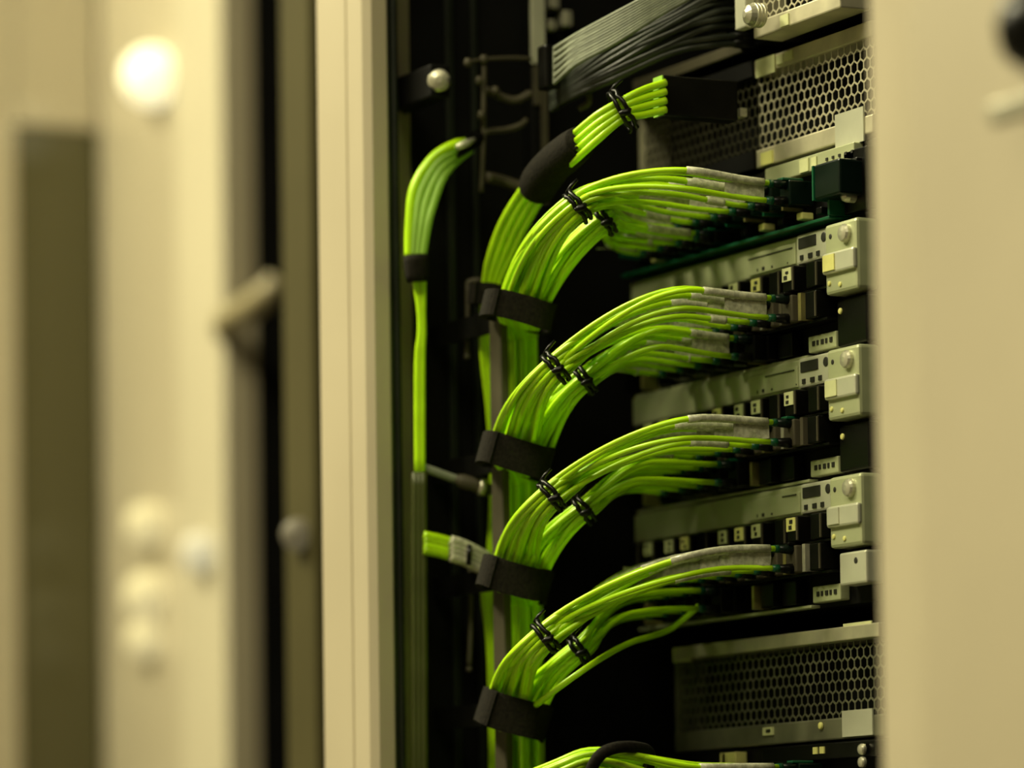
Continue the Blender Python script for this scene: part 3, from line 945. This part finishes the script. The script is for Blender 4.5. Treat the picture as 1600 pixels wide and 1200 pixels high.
# ------------------------------------------------------------------ breakout plug and its thick cords (top)
bx0 = pd(1037, 150, 1.54)
bp = thing('multifibre_plug', 'long black multi-fibre plug with thick green cords at top', 'plug', bx0)
ay = np.array([0.0, 1.0, 0.0]); ax = np.array([1.0, 0, 0])
box('housing', bx0[0] - 0.007, bx0[0], bx0[1], bx0[1] + 0.030, bx0[2] - 0.0068, bx0[2] + 0.0076, BLACKP, bp, 0.0005)
box('lit_rim', bx0[0] - 0.0068, bx0[0] - 0.0002, bx0[1] - 0.0004, bx0[1] + 0.0003, bx0[2] - 0.0066, bx0[2] + 0.0074, LIME2, bp)
c = pd(1150, 177, 1.56)
box('foil_tab', c[0] - 0.002, c[0] + 0.003, c[1], c[1] + 0.003, c[2] - 0.0016, c[2] + 0.0016, STEEL, bp, 0.0004)
k = 0
for iv in range(4):
    for ih in range(2):
        v = iv - 1.5
        h = ih - 0.5
        L = [(1040, 150 + 14 * v, 1.540 + 0.003 * ih), (1005, 160 + 13 * v, 1.536 + 0.003 * ih), (972, 172 + 10 * v, 1.534 + 0.004 * ih), (935, 198 + 13 * v, 1.535 + 0.004 * ih),
             (900, 228 + 14 * v, 1.545 + 0.004 * ih), (868 + 4 * v, 256 + 10 * v, 1.562 + 0.003 * ih), (836 + 9 * v, 296 + 6 * v, 1.578 + 0.003 * ih), (803 + 11 * v, 350 + 4 * v, 1.590 + 0.003 * ih),
             (782 + 11 * v, 400, 1.597 + 0.003 * ih), (768 + 7 * v, 445, 1.602 + 0.003 * ih), (761 + 4.5 * v, 500, 1.604 + 0.003 * ih), (762 + 4.5 * v, 560, 1.606 + 0.003 * ih), (771 + 4 * v, 650, 1.609 + 0.003 * ih),
             (776 + 4 * v, 760, 1.612 + 0.003 * ih), (770 + 4 * v, 880, 1.612 + 0.003 * ih), (762 + 4 * v, 930, 1.612 + 0.003 * ih), (772 + 4 * v, 1030, 1.612 + 0.003 * ih), (776 + 4 * v, 1300, 1.612 + 0.003 * ih)]
        t = thing('breakout_cord', ORD[iv] + ' thick green cord from the top, ' + ('near', 'far')[ih] + ' side of the long black plug', 'cable', pd(*L[0]), 'cords of the long black plug')
        tube('jacket', down(catmull(pts(L), 6)), 0.0014, LIME, t, 8)
tie('black tie round the thick cords near the long black plug', 972, 172, 1.536, -0.80, 0.50, 0.0064, 31)
t = thing('fuzzy_sleeve', 'black fuzzy sleeve round the thick cords beside the rail', 'sleeve', pd(868, 255, 1.56))
P = catmull(pts([(908, 222, 1.545), (890, 236, 1.552), (866, 256, 1.562), (846, 280, 1.572), (838, 298, 1.577)]), 6)
tube('wrap', P, np.interp(np.linspace(0, 1, len(P)), [0, 0.2, 0.6, 0.9, 1], [0.0060, 0.0066, 0.0070, 0.0070, 0.0064]), VELCRO, t, 16)
tube('wrap_seam', P[2:-2] - FW[None, :] * 0.0067 - UP[None, :] * 0.0015, 0.0006, VELCRO, t, 6)

# ------------------------------------------------------------------ grey and black cables at the top
for j in range(11):
    s = j / 10.0
    L = [(866, 76 + 54 * s, 1.575 + 0.002 * (j % 2)), (905 - 4 * s, 52 + 48 * s, 1.565), (960, 22 + 46 * s, 1.555), (1015 + 15 * s, -8 + 32 * s, 1.548), (1075 + 30 * s, -44 + 26 * s, 1.545)]
    t = thing('grey_cable', ORD[j] + ' dusty grey cable from the top in the flat sheet beside the rail', 'cable', pd(*L[0]), 'sheet of dusty grey cables at the top')
    tube('jacket', catmull(pts(L), 8), 0.00082, GREYC, t, 7)
rnd = random.Random(5)
for j in range(20):
    s = (j % 10) / 9.0
    ly = j // 10
    e = (1158 + rnd.uniform(-10, 6), -40 + 104 * s + rnd.uniform(-4, 4), 1.572 + 0.004 * ly)
    L = [e, (e[0] - 45, e[1] + 4 + 2 * (1 - s), 1.562 + 0.004 * ly), (1050, 6 + 75 * s + rnd.uniform(-5, 5), 1.560 + 0.004 * ly), (960, 62 + 58 * s + rnd.uniform(-4, 4), 1.567 + 0.004 * ly), (890, 118 + 36 * s, 1.582 + 0.004 * ly), (862, 128 + 44 * s, 1.593 + 0.003 * ly)]
    t = thing('black_cable', ORD[j % 10] + ' black cable from the top in the ' + ('near', 'far')[ly] + ' layer fanning from the topmost server', 'cable', pd(*e), 'black cables at the top')
    tube('jacket', catmull(pts(L), 7), 0.00125, DARKC, t, 7)
    a = np.array(pd(*e))
    tube('plug_boot', np.array([a - OUT * 0.014, a - OUT * 0.004, a + OUT * 0.004]), [0.0022, 0.0022, 0.0014], BLACKP, t, 8)
t = thing('clamp_plate', 'black clamp holding the dusty grey cables beside the rail', 'clamp', pd(857, 130, 1.58))
a0, a1 = pd(846, 70, 1.583), pd(864, 140, 1.583)
box('clamp_body', a0[0] - 0.004, a0[0] + 0.003, a0[1], a1[1] + 0.001, a1[2], a0[2], BLACKP, t, 0.001)
tube('clamp_hook', catmull(pts([(905, 120, 1.59), (918, 138, 1.588), (920, 160, 1.588), (905, 170, 1.59)])), 0.0013, BAR, t, 8)

# ------------------------------------------------------------------ cream door of the next cabinet at the right
dl = atY(1361, 600, -0.130)
dx = dl[0]
de = atY(1430, 600, -0.146)[0]
door = thing('cabinet_door', 'wide cream steel door filling the right edge', 'door', (dx, -0.142, 0))
prism('door_leaf', [(dx, -0.122), (dx + 0.0005, -0.127), (dx + 0.002, -0.1295), (de - 0.002, -0.1455), (de + 0.003, -0.1465), (de + 0.62, -0.1465), (de + 0.62, -0.118), (dx + 0.002, -0.118)], 0.03, ZT + 0.02, CREAM, door)
kp = atY(1622, 42, -0.152)
V, f = disc_mesh(0.0118, 0.012, 24, 0.35)
kn = link('knob', pymesh('knob', V, f, True), BLACKP, door, (kp[0], -0.1465, kp[2]))
screw((kp[0] + 0.0005, -0.1585, kp[2] + 0.003), 0.004, 0.002, STEEL, kn, 'knob_cap')
kq = atY(1600, 155, -0.150)
box('lock_plate', kq[0] - 0.021, kq[0] + 0.016, -0.1478, -0.1465, kq[2] - 0.0022, kq[2] + 0.0022, STEEL, door, 0.0005)
nb = thing('neighbour_cabinet', 'dark body of the cabinet behind the cream door', 'cabinet', (0.24, -0.1, 0))
box('body', 0.240, de + 0.62, -0.115, 0.9, 0.0, ZT, BLACK, nb)

# ------------------------------------------------------------------ glossy cream cabinet at the left, out of focus
NY = 0.10


def nx(x, Y=NY, y=600):
    return atY(x, y, Y)[0]


xg = nx(160)
lcab = thing('cream_cabinet', 'blurred glossy cream cabinet front left of the server cabinet', 'cabinet', (xg, NY, 0))
xe = nx(361)
prism('front_panel', [(xg, NY), (nx(283), NY), (xe, NY), (xe, NY + 0.004), (xg, NY + 0.004)], 0.03, ZT, CREAM_GLOSS, lcab)
box('edge_trim', nx(287), xe - 0.0002, NY - 0.004, NY - 0.0001, 0.03, ZT, CREAM_LIGHT, lcab, 0.001)
box('side_return', xe - 0.004, xe - 0.0006, NY + 0.004, NY + 0.0140, 0.03, ZT, CREAM, lcab, 0.0005)
box('body', xg, xe - 0.002, NY + 0.0140, 0.9, 0.0, ZT, BLACK, lcab)
hz = atY(405, 468, NY - 0.01)
tube('latch_handle', catmull(np.array([(xe - 0.004, NY + 0.002, hz[2] - 0.010), (xe + 0.003, NY - 0.006, hz[2] - 0.006), (hz[0], NY - 0.007, hz[2] + 0.002), (hz[0] + 0.005, NY - 0.003, hz[2] + 0.010)])), [0.0045] * 8 + [0.0070] * 8 + [0.0055] * 6, BARL, lcab, 12)
# open glazed door that swings out at its left
od = thing('glazed_door', 'blurred open cream door with a dark glass strip at far left', 'door', (xg - 0.01, NY - 0.15, 0))
g0, g1 = atX(28, 600, xg), atX(158, 600, xg)
zwin = atX(95, 200, xg)[2]
box('glass_pane', xg - 0.012, xg - 0.002, g0[1], g1[1], 0.05, zwin, DARKGLASS, od)
box('door_stile', xg - 0.014, xg, g0[1] - 0.20, g0[1], 0.03, ZT, CREAM_GLOSS, od, 0.002)
box('door_rail', xg - 0.014, xg, g0[1], NY - 0.001, zwin, ZT, CREAM_GLOSS, od, 0.002)
box('hinge_stile', xg - 0.014, xg - 0.001, g1[1], NY - 0.001, 0.03, zwin, BLACK, od)
# dark filler between the two cabinets
fil = thing('filler_panel', 'dark olive filler strip in the gap between the cream cabinets', 'panel', (nx(465, -0.03), -0.03, 0))
box('filler_strip', nx(441, -0.03), nx(489, -0.03), -0.03, -0.02, 0.02, ZT, OLIVE, fil, 0.002)
box('filler_back', xe + 0.001, pA[0] - 0.003, 0.85, 0.855, 0.02, ZT, BLACK, fil)
box('filler_side', pA[0] - 0.003, pA[0] - 0.001, -0.055, 0.85, 0.02, ZT, BLACK, fil)
for (ya, yb, dxm) in ((62, 228, 0.006), (505, 585, 0.004)):
    a, b = atY(488, ya, -0.10), atY(488, yb, -0.10)
    m_ = CREAM if ya < 100 else OLIVE
    hg = box('hinge', pA[0] - dxm, pA[0] - 0.0002, -0.104, -0.095, b[2], a[2], m_, cab, 0.0015)
    tube('hinge_pin', np.array([(pA[0] - dxm, -0.102, b[2]), (pA[0] - dxm, -0.102, a[2])]), 0.002, m_, hg, 10)


# blurred lamp reflections on the left cabinet, built as added glowing globes
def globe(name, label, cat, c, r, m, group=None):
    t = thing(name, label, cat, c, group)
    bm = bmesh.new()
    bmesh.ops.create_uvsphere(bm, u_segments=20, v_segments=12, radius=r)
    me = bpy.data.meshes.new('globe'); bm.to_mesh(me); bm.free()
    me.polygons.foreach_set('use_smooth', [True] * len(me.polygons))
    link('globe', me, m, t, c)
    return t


for i, (x, y, r, m_, lab, Yp) in enumerate(((237, 120, 0.0160, REFL_BRIGHT, 'bright round lamp reflection high on the blurred cream cabinet', NY), (230, 820, 0.0120, REFL_WARM, 'uppermost of three warm round lamp reflections on the blurred cream cabinet', NY),
                                       (230, 930, 0.0130, REFL_WARM, 'middle of three warm round lamp reflections on the blurred cream cabinet', NY), (228, 998, 0.0110, REFL_WARM, 'lowest of three warm round lamp reflections on the blurred cream cabinet', NY),
                                       (313, 862, 0.0105, REFL_PALE, 'pale round lamp reflection on the raised edge of the blurred cream cabinet', NY - 0.004), (465, 835, 0.0070, REFL_DIM, 'dim round lamp reflection on the olive filler strip', -0.03))):
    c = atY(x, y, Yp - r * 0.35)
    t = globe('lamp_reflection', lab, 'lamp reflection', c, r, m_)
    tube('added_globe_stem', np.array([(c[0], c[1] + r * 0.36, c[2]), (c[0], c[1] + r * 0.9, c[2])]), r * 0.5, BARL, t, 14)
